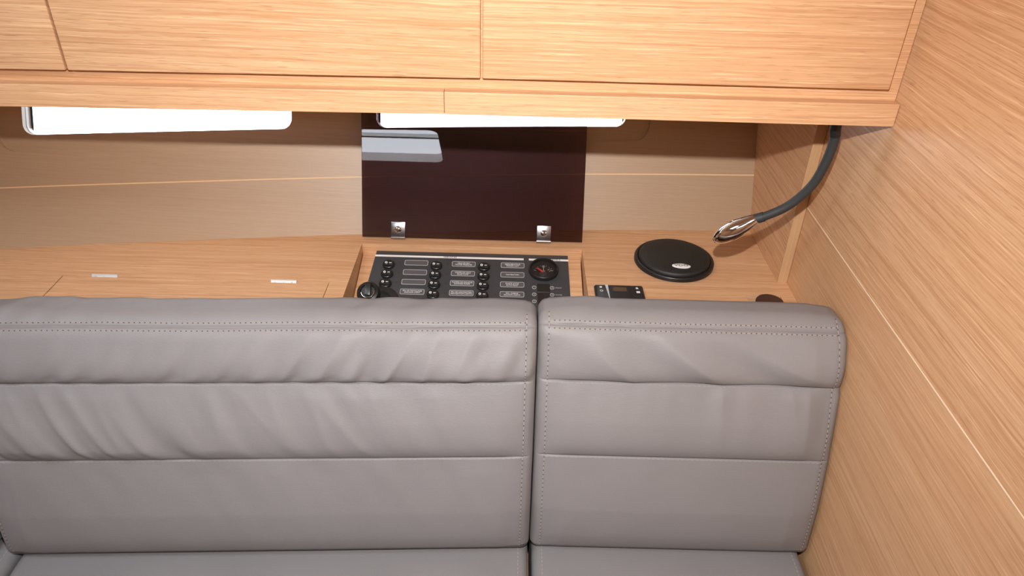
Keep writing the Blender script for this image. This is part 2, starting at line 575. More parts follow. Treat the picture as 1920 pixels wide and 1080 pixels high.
for hx, hy in ((-0.786, 1.2300), (-0.437, 1.2265)):
    bm = bmesh.new()
    box(bm, hx-.025, hx+.025, hy-.004, hy+.004, Z_SHELF-.004, Z_SHELF+.0012, 0.0008, 1)
    tube(bm, [Vector((hx-.025+.005*k, hy, Z_SHELF+.0018)) for k in range(11)], 0.0022, 10)
    for k in (-1, 0, 1):
        lathe(bm, [(0, .0016), (.0022, .0016), (.0022, .0012)], 10, Matrix.Translation((hx+k*.016, hy-.0028, Z_SHELF)))
    mesh_obj('hinge', bm, 'satin', shelf, label='slim silver hinge set into the shelf')
# box walls around the panel opening and the small opening
for (x0, x1, y0, y1, zb, m) in ((PX0-.012, PX0, SH_Y0, PY1+.012, 0.66, 'oak_y'), (PX1, PX1+.012, SH_Y0, PY1+.012, 0.66, 'oak_y'), (PX0, PX1, PY1, PY1+.012, 0.66, 'oak_x')):
    bm = bmesh.new(); box(bm, x0, x1, y0, y1, zb, Z_SHELF-SH_T)
    mesh_obj('opening_side', bm, m, shelf)
bm = bmesh.new()
box(bm, HX0-.004, HX0, HY0-.004, HY1+.004, Z_SHELF-.055, Z_SHELF-SH_T)
box(bm, HX1, HX1+.004, HY0-.004, HY1+.004, Z_SHELF-.055, Z_SHELF-SH_T)
box(bm, HX0, HX1, HY1, HY1+.004, Z_SHELF-.055, Z_SHELF-SH_T)
box(bm, HX0, HX1, HY0-.004, HY0, Z_SHELF-.055, Z_SHELF-SH_T)
box(bm, HX0, HX1, HY0, HY1, Z_SHELF-.060, Z_SHELF-.055)
mesh_obj('socket_well', bm, 'brown_lining', shelf)
bm = bmesh.new(); box(bm, XL+.002, XB-.001, SH_Y0-.020, SH_Y0, 0.0, Z_SHELF-SH_T-.001)
mesh_obj('front_panel', bm, 'oak_x', shelf)

# round brown knob in the square opening
bm = bmesh.new()
lathe(bm, [(0, -.0545), (.024, -.0545), (.024, -.006), (.0265, -.005), (.0268, .003), (.0255, .0055), (.022, .0062), (0, .0062)], 48, Matrix.Translation((0.501, 1.194, Z_SHELF)))
mesh_obj('knob', bm, 'brown', None, smooth=40, label='dark brown round knob in the square opening of the shelf', cat='knob')

# ------------------------------------------------------------------ switch panel
ALPHA = math.atan(0.24)
PO = Vector((-.08, 1.386, .786))
pn = thing('switch_panel', PO, 'black electrical switch panel on an oak board behind the sofa backs', 'switch panel', rotx=ALPHA)
bm = bmesh.new(); box(bm, PX0+.0825, PX1+.0775, -.285, -.0045, -.014, -.003, .0006, 1)
mesh_obj('board', bm, 'oak_shelf', pn, local=True)
bm = bmesh.new()
hexa(bm, [(-.2185, -.27, -.003), (.2075, -.27, -.003), (.2045, -.0055, -.003), (-.2025, -.0055, -.003),
          (-.2185, -.27, 0), (.2075, -.27, 0), (.2045, -.0055, 0), (-.2025, -.0055, 0)], .0005, 1)
mesh_obj('plate', bm, 'plate', pn, local=True, label='charcoal front plate')
for x0, x1, tx, body in ((-.2035, .1105, -.045, 'SERVICES'), (.1215, .2055, .178, 'LEVELS')):
    bm = bmesh.new(); box(bm, x0, x1, -.0232, -.0180, 0, .0004)
    if body == 'SERVICES':
        s = mesh_obj('stripe', bm, 'print', pn, local=True, label='white printed stripe')
    else:
        s = mesh_obj('stripe', bm, 'print', pn, local=True, label='short white printed stripe')
    lettering(body, .0068, 'print_dark', s, (tx, -.0206, .0006))

# rocker switches: one boss, rocker and marks, copied
bm = bmesh.new()
lathe(bm, [(.0128, 0), (.0128, .0022), (.0122, .0040), (.0108, .0050), (.0100, .0046), (0, .0046)], 36)
sw_boss = mesh_obj('rocker_switch', bm, 'black', pn, smooth=40, local=True)
bm = bmesh.new()
for x0, x1, z0_, z1_ in ((-.0092, 0, .0074, .0056), (0, .0092, .0056, .0062)):
    hexa(bm, [(x0, -.0052, .004), (x1, -.0052, .004), (x1, .0052, .004), (x0, .0052, .004),
              (x0, -.0052, z0_), (x1, -.0052, z1_), (x1, .0052, z1_), (x0, .0052, z0_)], .0005, 1)
sw_rock = mesh_obj('rocker', bm, 'black_matt', sw_boss, smooth=40, local=True)
bm = bmesh.new()
ring = lambda r: [(-.0048+r*math.cos(a*math.pi/8), .0004+r*math.sin(a*math.pi/8)) for a in range(16)]
frame_loop(bm, ring(.0027), ring(.0015), .0060, .0076)
box(bm, .0012, .0062, .0002, .0014, .0055, .0066)
sw_mark = mesh_obj('marking', bm, 'print', sw_boss, local=True)
rows_s = [-.0478, -.0752, -.1028, -.1300]
rows_l = [-.0395, -.0673, -.0952, -.1225]
cols_s = [-.1715, -.0722, .0275]
cols_l = [-.1147, -.0153, .0874]
spots = [(c, r) for c in cols_s for r in rows_s if not (c == cols_s[0] and r == rows_s[3])]
for i, (sx, sy) in enumerate(spots):
    if i == 0:
        sw_boss.location = (sx, sy, 0)
        continue
    b = sw_boss.copy(); b.location = (sx, sy, 0); COL.objects.link(b)
    for ch in (sw_rock, sw_mark):
        c = ch.copy(); c.parent = b; COL.objects.link(c)
# printed label frames
TXT = [['', '', '', 'FEU DE MOUILLAGE\nANCHOR LIGHT'],
       ['GROUPE EAU\nWATER PRESSURE', 'POMPE DE CALE\nBILGE PUMP', 'POMPES DE DOUCHE\nSHOWER PUMPS', 'FEU DE NAVIGATION\nNAVIGATION LIGHTS'],
       ['REFRIGERATEUR\nFRIDGE UNIT', 'NAVIGATION', 'PILOTE AUTO\nAUTO PILOT', 'ECL. CABINE\nSALOON LIGHTS']]
lp_me = fr_me = None
led_me = None
for ci, cx_ in enumerate(cols_l):
    for ri, cy_ in enumerate(rows_l):
        if lp_me is None:
            bm = bmesh.new(); prism(bm, rrect(-.0238, .0238, -.0066, .0066, .0025, 3), 0, .0003)
            o = mesh_obj('label_plate', bm, 'label_grey', pn, local=True); lp_me = o.data
            bm = bmesh.new(); frame_loop(bm, rrect(-.0247, .0247, -.0075, .0075, .0030, 3), rrect(-.0236, .0236, -.0064, .0064, .0022, 3), 0, .0005)
            f = mesh_obj('outline', bm, 'print_dim', o, local=True); fr_me = f.data
            bm = bmesh.new(); lathe(bm, [(.0014, 0), (.0014, .0006), (0, .0010)], 12)
            l_ = mesh_obj('indicator', bm, 'brown', pn, local=True); led_me = l_.data
        else:
            o = bpy.data.objects.new('label_plate', lp_me); put(o, pn, local=True)
            f = bpy.data.objects.new('outline', fr_me); put(f, o, local=True)
            l_ = bpy.data.objects.new('indicator', led_me); put(l_, pn, local=True)
        o.location = (cx_, cy_, 0)
        l_.location = (cx_-.034, cy_-.001, 0)
        if TXT[ci][ri]:
            lettering(TXT[ci][ri], .0050, 'print', o, (0, 0, .0005), 0.88)

# fuel gauge
gx, gy = .1522, -.0525
bm = bmesh.new()
lathe(bm, [(.0312, 0), (.0315, .003), (.0308, .0075), (.0290, .0092), (.0272, .0088), (.0262, .0060), (.0262, .0020)], 64, Matrix.Translation((gx, gy, 0)))
ga = mesh_obj('gauge', bm, 'black', pn, smooth=50, local=True, label='round fuel gauge with a red needle')
bm = bmesh.new(); lathe(bm, [(.0263, .0020), (0, .0020)], 48, Matrix.Translation((gx, gy, 0)))
mesh_obj('dial', bm, 'black_matt', ga, local=True)
bm = bmesh.new()
a = math.radians(138)
hub = Vector((gx-.001, gy-.0085, .0046))
tip = hub + Vector((math.cos(a), math.sin(a), 0))*.0170
n_ = Vector((-math.sin(a), math.cos(a), 0))
hexa(bm, [hub-n_*.0022, hub+n_*.0022, tip+n_*.0011, tip-n_*.0011] + [p+Vector((0, 0, .0009)) for p in (hub-n_*.0022, hub+n_*.0022, tip+n_*.0011, tip-n_*.0011)])
mesh_obj('needle', bm, 'red', ga, local=True)
bm = bmesh.new(); lathe(bm, [(.0075, .002), (.0072, .0040), (0, .0044)], 24, Matrix.Translation((gx-.001, gy-.0125, 0)))
mesh_obj('needle_hub', bm, 'plate', ga, local=True)
bm = bmesh.new()
for k in range(9):           # scale ticks
    aa = math.radians(160-140*k/8)
    d = Vector((math.cos(aa), math.sin(aa), 0)); t = Vector((-d.y, d.x, 0))
    r0, r1, w = (.0170, .0215, .0007) if k % 4 == 0 else (.0190, .0215, .0004)
    c = Vector((gx, gy-.0085, .0024))
    q = [c+d*r0-t*w, c+d*r1-t*w, c+d*r1+t*w, c+d*r0+t*w]
    bm.faces.new([bm.verts.new(p) for p in q])
# wheat-like pump symbol in the middle, stroke marks at the right
for (x0, y0, x1, y1, w) in ((0, -.002, 0, .0065, .0007), (-.003, -.0035, .003, -.0035, .0009), (.0085, -.001, .0125, .0035, .0007), (.0115, -.0045, .0165, .0000, .0007), (-.0028, .0085, 0, .0065, .0005), (.0028, .0085, 0, .0065, .0005)):
    p0, p1 = Vector((gx+x0, gy+y0, .0025)), Vector((gx+x1, gy+y1, .0025))
    d = (p1-p0).normalized(); t = Vector((-d.y, d.x, 0))*w
    bm.faces.new([bm.verts.new(p) for p in (p0-t, p1-t, p1+t, p0+t)])
mesh_obj('scale', bm, 'print_dim', ga, local=True)
bm = bmesh.new()
frame_loop(bm, [(gx+.0032*math.cos(i*math.pi/8), gy+.0100+.0032*math.sin(i*math.pi/8)) for i in range(16)], [(gx+.0023*math.cos(i*math.pi/8), gy+.0100+.0023*math.sin(i*math.pi/8)) for i in range(16)], .0021, .0025)
mesh_obj('symbol', bm, 'print_dim', ga, local=True)
bm = bmesh.new(); lathe(bm, [(.0263, .0062), (.0263, .0066), (0, .0068)], 48, Matrix.Translation((gx, gy, 0)))
mesh_obj('lens', bm, 'gauge_glass', ga, local=True)
# tank selector below the gauge
bm = bmesh.new()
box(bm, .1385, .1640, -.1180, -.0930, 0, .0035, .001, 1)
sel = mesh_obj('selector_switch', bm, 'black', pn, local=True)
bm = bmesh.new(); box(bm, .1395, .1630, -.1760, -.1190, 0, .0060, .001, 1)
mesh_obj('selector_key', bm, 'black', sel, local=True)
for cx_, cy_, body, cap in ((.1325, -.1015, '1', ''), (.1690, -.1017, '2', 'FRONT'), (.1325, -.1210, '3', ''), (.1688, -.1212, '4', 'WATER'), (.1325, -.1400, '5', '')):
    bm = bmesh.new()
    frame_loop(bm, [(cx_+.0045*math.cos(i*math.pi/10), cy_+.0045*math.sin(i*math.pi/10)) for i in range(20)], [(cx_+.0034*math.cos(i*math.pi/10), cy_+.0034*math.sin(i*math.pi/10)) for i in range(20)], 0, .0005)
    rg = mesh_obj('number_ring', bm, 'print_dim', pn, local=True)
    lettering(body, .0052, 'print_dim', rg, (cx_, cy_, .0004))
    if cap:
        lettering(cap, .0040, 'print_dim', rg, (cx_+.0135, cy_, .0004))
# round socket with a raised rubber cap
sx, sy = -.190, -.152
bm = bmesh.new(); lathe(bm, [(.040, 0), (.040, .003), (.036, .006), (.024, .0075), (.022, .004), (0, .004)], 48, Matrix.Translation((sx+.012, sy, 0)))
so = mesh_obj('socket', bm, 'black_matt', pn, smooth=40, local=True, label='round black socket with a hinged cap')
capm = Matrix.Translation((sx-.007, sy+.008, .014)) @ Matrix.Rotation(math.radians(28), 4, 'X')
bm = bmesh.new(); lathe(bm, [(.0205, -.008), (.0225, -.004), (.0225, .010), (.020, .015), (.015, .017), (.0135, .014), (0, .014)], 40, capm)
mesh_obj('cap', bm, 'black', so, smooth=40, local=True)
bm = bmesh.new()
pts = [capm @ Vector((.0125*math.cos(math.radians(t)), .0125*math.sin(math.radians(t)), .017)) for t in range(190, 371, 12)]
tube(bm, pts, .0015, 8)
mesh_obj('cap_ring', bm, 'chrome', so, smooth=60, local=True)
bm = bmesh.new(); box(bm, -.006, .006, -.008, .017, .015, .022, .0025, 2)
for v in bm.verts:
    v.co = capm @ v.co
mesh_obj('cap_tab', bm, 'black', so, smooth=40, local=True)

# ------------------------------------------------------------------ smoked acrylic cover standing open
AK = 0.42
cov = thing('acrylic_cover', (-.08, 1.405, Z_SHELF), 'smoked brown acrylic cover standing open behind the switch panel', 'panel cover', rotx=-math.atan(AK))
bm = bmesh.new(); box(bm, -.2365, .2355, .0, .005, .0035, .315, .0008, 1)
mesh_obj('sheet', bm, 'acrylic', cov, local=True, label='translucent smoked brown sheet')
for hx in (-.159, .1525):
    bm = bmesh.new()
    box(bm, hx-.0150, hx+.0150, -.0045, -.0003, .0060, .0375, .0012, 2)
    c1 = mesh_obj('clip', bm, 'steel', cov, smooth=40, local=True, label='square steel hinge clip')
    ry = Matrix.Translation((hx, -.0044, .0215)) @ Matrix.Rotation(math.radians(90), 4, 'X')
    bm = bmesh.new(); lathe(bm, [(.0072, 0), (.0072, .0010), (.0060, .0020), (0, .0024)], 28, ry)
    s1 = mesh_obj('screw', bm, 'chrome', c1, smooth=40, local=True)
    bm = bmesh.new(); box(bm, -.0007, .0007, -.0060, .0060, .0018, .0027)
    for v in bm.verts:
        v.co = ry @ Matrix.Rotation(.15, 4, 'Z') @ v.co
    mesh_obj('screw_slot', bm, 'print_dark', c1, local=True)
    bm = bmesh.new()
    tube(bm, [Vector((hx-.015+.003*k, -.0035, .0042)) for k in range(11)], .0035, 12)
    mesh_obj('hinge_pin', bm, 'steel', cov, smooth=60, local=True)

# ------------------------------------------------------------------ loudspeaker
spx, spy, SR = 0.3410, 1.3400, 0.0815
sp_ = thing('loudspeaker', (spx, spy, Z_SHELF), 'low round black loudspeaker lying on the oak shelf', 'loudspeaker')
bm = bmesh.new()
lathe(bm, [(0, .0006), (SR-.002, .0006), (SR, .002), (SR, .0085), (SR-.0015, .0105), (SR-.0050, .0115), (SR-.0075, .0105), (SR-.0085, .0085)], 96, Matrix.Translation((0, 0, 0)))
mesh_obj('rim', bm, 'black', sp_, smooth=50, local=True)
bm = bmesh.new()
lathe(bm, [(SR-.0085, .0080), (SR-.0088, .0135), (SR-.011, .0160), (SR-.016, .0175), (.045, .0188), (.02, .0194), (0, .0196)], 96)
gr = mesh_obj('grille', bm, 'black_matt', sp_, smooth=60, local=True)
bm = bmesh.new()
zb = Matrix.Translation((.0055, -.0465, .0192)) @ Matrix.Rotation(math.radians(-4), 4, 'Z')
lathe(bm, [(1, -.002), (1, .0005), (.92, .0011), (0, .0012)], 40, zb, .0185, .0080)
bd = mesh_obj('badge', bm, 'white', sp_, smooth=40, local=True, label='oval white maker badge')
lettering('VDO', .0105, 'print_dark', bd, zb.translation + Vector((0, 0, .0014)), 1.25)

# grille perforations
m, nt, p = new_mat('perforated_grille')
tc = N(nt, 'ShaderNodeTexCoord')
vo = N(nt, 'ShaderNodeTexVoronoi')
vo.inputs['Scale'].default_value = 420
vo.inputs['Randomness'].default_value = 0.15
L(nt, tc.outputs['Object'], vo.inputs['Vector'])
bp = N(nt, 'ShaderNodeBump')
bp.inputs['Strength'].default_value = 0.5
bp.inputs['Distance'].default_value = 0.0006
L(nt, vo.outputs['Distance'], bp.inputs['Height'])
L(nt, bp.outputs[0], p.inputs['Normal'])
p.inputs['Base Color'].default_value = (.013, .013, .012, 1)
p.inputs['Roughness'].default_value = 0.55
gr.data.materials.clear()
gr.data.materials.append(m)

# ------------------------------------------------------------------ small control display
dsp = thing('control_display', (0.2145, 1.205, Z_SHELF), 'small black control unit with a dark display on the shelf beside the switch panel', 'control unit')
bm = bmesh.new()
box(bm, -.0480, .0480, -.034, .0300, 0, .0085, .004, 3)
for v in bm.verts:
    if v.co.z > .006:
        v.co.x *= .975; v.co.y = (v.co.y)*.97
mesh_obj('body', bm, 'device', dsp, smooth=40, local=True)
bm = bmesh.new(); box(bm, -.0205, .0215, -.022, .0255, .0083, .0090)
sc_ = mesh_obj('screen', bm, 'black', dsp, local=True)
bm = bmesh.new(); box(bm, -.0120, .0140, .0050, .0190, .0089, .0093)
mesh_obj('readout', bm, 'lcd', sc_, local=True)
bm = bmesh.new(); hexa(bm, [(-.0265, .0275, .0082), (-.0210, .0275, .0082), (-.0210, -.0200, .0082), (-.0222, -.0200, .0082), (-.0265, .0275, .0090), (-.0210, .0275, .0090), (-.0210, -.0200, .0090), (-.0222, -.0200, .0090)])
mesh_obj('wedge', bm, 'silver_print', dsp, local=True)
for bx_, by_, k in ((-.0355, .0195, 0), (-.0350, .0065, 1), (.0350, .0180, 2), (.0355, .0045, 3)):
    bm = bmesh.new()
    if k == 1:
        frame_loop(bm, [(bx_+.0032*math.cos(i*math.pi/8), by_+.0030*math.sin(i*math.pi/8)) for i in range(16)], [(bx_+.0022*math.cos(i*math.pi/8), by_+.0020*math.sin(i*math.pi/8)) for i in range(16)], .0083, .0088)
    else:
        w, h = ((.0022, .0022), 0, (.0025, .0026), (.0034, .0030))[k]
        prism(bm, [(bx_-w, by_-h), (bx_+w, by_-h), (bx_+w*(.4 if k == 2 else 1), by_+h), (bx_-w, by_+h)], .0083, .0088)
    mesh_obj('key_symbol', bm, 'print', dsp, local=True)

# ------------------------------------------------------------------ overhead lockers
def rail_y(x):
    return 1.055 + (-.001)*(x+.1)/.657 if x > -.1 else 1.055 + (x+.1)*(.018/.635)
cab = thing('overhead_locker', (-0.3, 1.3, 1.21), 'long oak overhead locker with flush doors above the hull windows', 'locker')
ZB, ZRT, ZD = 1.2105, 1.2440, 1.2630
XE = XB - .001
XJ = -0.100

def seg_box(bm, x0, x1, f0, f1, z0, z1, bevel=0.0, seg=2):
    a0, a1 = rail_y(x0), rail_y(x1)
    hexa(bm, [(x0, a0+f0, z0), (x1, a1+f0, z0), (x1, a1+f1, z0), (x0, a0+f1, z0), (x0, a0+f0, z1), (x1, a1+f0, z1), (x1, a1+f1, z1), (x0, a0+f1, z1)], bevel, seg)
bm = bmesh.new(); seg_box(bm, XL, XJ-.0002, 0, .018, ZB, ZRT, .0012)
mesh_obj('rail', bm, 'oak_rail', cab, label='lower front rail, long piece')
bm = bmesh.new(); seg_box(bm, XJ+.0002, XE, 0, .018, ZB, ZRT, .0012)
mesh_obj('rail', bm, 'oak_rail_b', cab, label='lower front rail, piece reaching the bulkhead')
bm = bmesh.new()
seg_box(bm, XL, XJ, .018, .038, ZB+.002, ZC-.002); seg_box(bm, XJ, XE, .018, .038, ZB+.002, ZC-.002)
mesh_obj('face_frame', bm, 'oak_rail', cab)
# bottom board: keeps clear of the hull lining
bm = bmesh.new()
bx_ = [XL+i*(XE-XL)/30 for i in range(31)]
lo = [(x, rail_y(x)+.0385) for x in bx_] + [(x, hull_y(x)+K*(1.2105-Z_SHELF)-.002 if x < XR else 1.66) for x in reversed(bx_)]
prism(bm, lo, ZB+.0005, ZB+.0145)
mesh_obj('bottom_board', bm, 'oak_x', cab)
DG = .0016
for x0, x1, m_ in ((XL+.01, -.629-DG, 'oak_door_c'), (-.629+DG, -.0465-DG, 'oak_door_a'), (-.0465+DG, .5365, 'oak_door_b')):
    bm = bmesh.new(); seg_box(bm, x0, x1, .0045, .0178, ZD, 1.70, .0022, 3)
    mesh_obj('door', bm, m_, cab, smooth=40)

# ------------------------------------------------------------------ reading lamp on a flexible neck
lamp = thing('reading_lamp', (0.502, 1.12, 1.21), 'flexible black-necked reading lamp with a chrome head hanging under the locker', 'lamp')
pts = [Vector(p) for p in ((.500, 1.120, 1.2105), (.502, 1.120, 1.182), (.506, 1.122, 1.159), (.504, 1.128, 1.116), (.495, 1.136, 1.074), (.472, 1.148, 1.033), (.444, 1.158, 1.008), (.4255, 1.164, .9965))]
sp1 = spline(pts, 8)
bm = bmesh.new(); tube(bm, sp1, .0076, 18)
mesh_obj('neck', bm, 'rubber', lamp, smooth=60)
bm = bmesh.new(); tube(bm, sp1[:14], .0086, 18)
mesh_obj('neck_sleeve', bm, 'black', lamp, smooth=60)
bm = bmesh.new(); tube(bm, sp1[-7:], .0088, 18)
mesh_obj('neck_cuff', bm, 'rubber', lamp, smooth=60)
hb, ht = Vector((.4280, 1.1630, .9975)), Vector((.3660, 1.1800, .9420))
ax = (ht-hb).normalized()
sd = ax.cross(Vector((0, 0, 1))).normalized()
uu = sd.cross(ax)
hm = Matrix(((sd.x, uu.x, ax.x, hb.x), (sd.y, uu.y, ax.y, hb.y), (sd.z, uu.z, ax.z, hb.z), (0, 0, 0, 1)))
HL = (ht-hb).length
prof = [(0, 0), (.0085, 0), (.0098, .004), (.0130, .018), (.0158, .034), (.0166, .046), (.0155, .060), (.0125, .072), (.0090, .080), (.0045, .0845), (0, .0855)]
bm = bmesh.new(); lathe(bm, [(r*1.06, h*HL/.0855) for r, h in prof], 40, hm)
hi = hm.inverted()
for v in bm.verts:
    q = hi @ v.co
    if q.y < 0:
        q.y *= .90
    v.co = hm @ q
hd = mesh_obj('head', bm, 'chrome', lamp, smooth=60, label='teardrop chrome lamp head')
bm = bmesh.new(); lathe(bm, [(.0095, -.0118), (.0085, -.0128), (0, -.0130)], 24, hm @ Matrix.Translation((0, 0, .050)) @ Matrix.Rotation(math.radians(-90), 4, 'X') @ Matrix.Scale(-1, 4, (0, 0, 1)))
mesh_obj('lens', bm, 'white', hd, smooth=60)
bm = bmesh.new(); lathe(bm, [(.0022, .013), (.0022, .0176), (.0014, .0182), (0, .0183)], 14, hm @ Matrix.Translation((0, 0, .036)) @ Matrix.Rotation(math.radians(-90), 4, 'X'))
mesh_obj('switch_button', bm, 'chrome', hd, smooth=60)

# ------------------------------------------------------------------ sofa
YP = [(.440, .879), (.455, .880), (.512, .8845), (.569, .891), (.67, .911), (.735, .931), (.798, .954), (.84, .969), (.89, .988), (.95, 1.012)]

def lean(z):
    if z <= YP[0][0]:
        return YP[0][1]
    for (a, ya_), (b, yb_) in zip(YP, YP[1:]):
        if z <= b:
            t = (z-a)/(b-a)
            return ya_+(yb_-ya_)*t
    return YP[-1][1]

def gauss(d, w):
    return math.exp(-(d/w)**2)

class Cushion:
    def __init__(s, x0, x1, seed, z0=.4635, H=.433, T=.090, yaw=0.0, dy=0.0, style=0):
        s.x0, s.x1, s.seed, s.z0, s.H, s.T, s.yaw, s.dy, s.style = x0, x1, seed, z0, H, T, yaw, dy, style
        s.rb, s.rt, s.re = .016, .030, .016
        s.seams = [.670-z0, .798-z0]
        # arc-length breaks of the section
        s.f = H-s.rb-s.rt
        s.seg = [s.f, s.rt*math.pi/2, T-2*s.rt, s.rt*math.pi/2, s.f, s.rb*math.pi/2, T-2*s.rb, s.rb*math.pi/2]

    def section(s, p, inset):
        H, T = s.H, s.T
        rb, rt_ = max(s.rb-inset, .002), max(s.rt-inset, .002)
        i = 0
        while i < 7 and p > s.seg[i]:
            p -= s.seg[i]; i += 1
        q = min(max(p/s.seg[i], 0), 1)
        a, b, c, d = inset, T-inset, inset, H-inset      # t range, s range
        if i == 0:
            return a, (s.rb)+(s.f)*q, -1, 0
        if i == 1:
            w = q*math.pi/2
            return a+rt_-rt_*math.cos(w), d-rt_+rt_*math.sin(w), -math.cos(w), math.sin(w)
        if i == 2:
            return s.rt+(T-2*s.rt)*q, d, 0, 1
        if i == 3:
            w = q*math.pi/2
            return b-rt_+rt_*math.sin(w), d-rt_+rt_*math.cos(w), math.sin(w), math.cos(w)
        if i == 4:
            return b, (H-s.rt)-s.f*q, 1, 0
        if i == 5:
            w = q*math.pi/2
            return b-rb+rb*math.cos(w), c+rb-rb*math.sin(w), math.cos(w), -math.sin(w)
        if i == 6:
            return (T-s.rb)-(T-2*s.rb)*q, c, 0, -1
        w = q*math.pi/2
        return a+rb-rb*math.sin(w), c+rb-rb*math.cos(w), -math.sin(w), -math.cos(w)

    def disp(s, x, p):
        sh = s.rb+p
        ps = s.f+s.rt*0.62                       # the double-stitched seam on the shoulder
        lim = s.f+s.seg[1]+s.seg[2]
        if p > lim+.02 or p < 0:
            return 0.0
        edge = min(x-s.x0, s.x1-x)
        ef = min(1, max(0, (edge-.006)/.05)) ** .6
        d = 0.0
        pts_ = [0.0-.008, s.seams[0]-s.rb, s.seams[1]-s.rb, ps]
        for k in range(3):
            if pts_[k] <= p < pts_[k+1]:
                t = (p-pts_[k])/(pts_[k+1]-pts_[k])
                bul = (.013, .012, .010)[k]
                d += bul*1.35*(1-(1-t)**6)*max(0, 1-t**1.7)*ef
                nz = lambda a, b: noise.noise(Vector((a, b, s.seed+k*7.3)))
                env = max(.1, .62+1.2*nz(x*3.1+5, p*3))
                q_ = p-pts_[k]
                if s.style == 0:
                    if k == 1:      # long slanting folds, strongest against the lower seam
                        xx = x+.80*q_-1.2*q_*q_
                        f = 1-2.4*abs(nz(xx*17, p*3))
                        d += .0080*env*f*(1-t*.45)*min(1, t*5)*min(1, (1-t)*6)
                        d += .0030*nz(xx*50, p*6)*env*(1-t*.5)*min(1, t*7)*min(1, (1-t)*7)
                    elif k == 2:    # gathers above the middle seam, leaning the other way
                        f = 1-2.4*abs(nz((x-.62*q_)*16, p*5))
                        d += .0085*env*f*(1-t)**.6*min(1, t*6)
                        d += .0075*nz((x-.5*q_)*38, p*16)*(1-t)*min(1, t*7)
                        d += .0030*nz(x*9, p*14)*min(1, t*5)
                    else:
                        d += .0040*(nz((x+.35*p)*10, p*4) + .4*nz((x+.5*p)*30, p*6))*t*min(1, (1-t)*7)
                else:
                    if k == 2:      # one broad sagging fold
                        f = 1-2.2*abs(nz((x*.62+q_*1.0)*13, (x*.4-q_)*3))
                        d += .0120*env*f*math.sin(math.pi*min(1, t*.9+.1))
                        d += .0030*nz(x*11, p*14)*min(1, t*5)
                    elif k == 1:    # short upright folds hanging from the middle seam
                        f = 1-2.4*abs(nz((x+.05*q_)*17, p*2))
                        d += .0085*env*f*t**1.2*min(1, (1-t)*7)
                        d += .0016*nz(x*40, p*4)*t*t*min(1, (1-t)*7)
                    else:
                        d += .0026*nz((x+.2*p)*12, p*4)*t*min(1, (1-t)*7)
        if p >= ps:
            d += .0050*min(1, (p-ps)/.03)*ef
            d += (.0065 if s.style == 0 else .003)*noise.noise(Vector(((x-.6*p)*24, p*9, s.seed+31)))*max(0, .3+1.4*noise.noise(Vector((x*3.3, 2, s.seed))))
        for q in pts_[1:3]:
            d -= .0040*gauss(p-q, .0016)*ef
        d -= .0016*gauss(p-ps, .0018)
        # slack of the edge seam
        d -= .0016*gauss(edge-.0145, .0022)
        d += .0012*noise.noise(Vector((x*40, p*14, s.seed+9)))*gauss(edge-.03, .03)
        return d

    def at(s, x, p, extra=0.0):
        edge = min(x-s.x0, s.x1-x)
        inset = 0.0
        if edge < s.re:
            inset = s.re-math.sqrt(max(0, s.re**2-(s.re-edge)**2))
        t, h, nt_, ns = s.section(p, inset)
        d = s.disp(x, p)+extra
        t += nt_*d
        h += ns*d
        z = s.z0+h-.10*max(0, t)*min(1, h/s.H)**3
        # a soft wave along the top edge
        z += .0014*noise.noise(Vector((x*5.0, s.seed, 0)))*min(1, h/s.H)**4
        mid = (s.x1-x)
        return Vector((x, lean(z)+t+s.dy-s.yaw*mid, z))

    def build(s, name, label, group, mat='leather'):
        root = thing(name, s.at((s.x0+s.x1)/2, s.seg[0]*0)-Vector((0, 0, .01)), label, 'cushion', group)
        Ltot = sum(s.seg)
        # section parameters: fine on the front, dense at the seams
        ps_ = []
        p = 0.0
        seamp = [s.seams[0]-s.rb, s.seams[1]-s.rb, s.f+s.rt*.62]
        while p < s.f+s.seg[1]+s.seg[2]:
            ps_.append(p)
            near = min(abs(p-q) for q in seamp)
            p += .0008 if near < .008 else .0034
        p = s.f+s.seg[1]+s.seg[2]
        while p < Ltot-1e-6:
            ps_.append(p)
            p += .008 if p < s.f+s.seg[1]+s.seg[2]+s.seg[3] or p > Ltot-s.seg[7]-s.seg[6]-s.seg[5] else .03
        xs_ = [s.x0+s.re*(1-math.cos(i/6*math.pi/2)) for i in range(6)]
        x = s.x0+s.re
        n = int((s.x1-s.x0-2*s.re)/.0036)
        xs_ += [s.x0+s.re+i*(s.x1-s.x0-2*s.re)/n for i in range(n+1)]
        xs_ += [s.x1-s.re*(1-math.cos(i/6*math.pi/2)) for i in range(5, -1, -1)]
        V = [s.at(x, p) for x in xs_ for p in ps_]
        m_ = len(ps_)
        F = []
        for i in range(len(xs_)-1):
            for j in range(m_):
                k = (j+1) % m_
                F.append((i*m_+j, (i+1)*m_+j, (i+1)*m_+k, i*m_+k))
        F.append(tuple(range(m_)))
        F.append(tuple(reversed(range((len(xs_)-1)*m_, len(xs_)*m_))))
        body = pydata_obj('cover', V, F, mat, root)
        s.stitch(root)
        return root

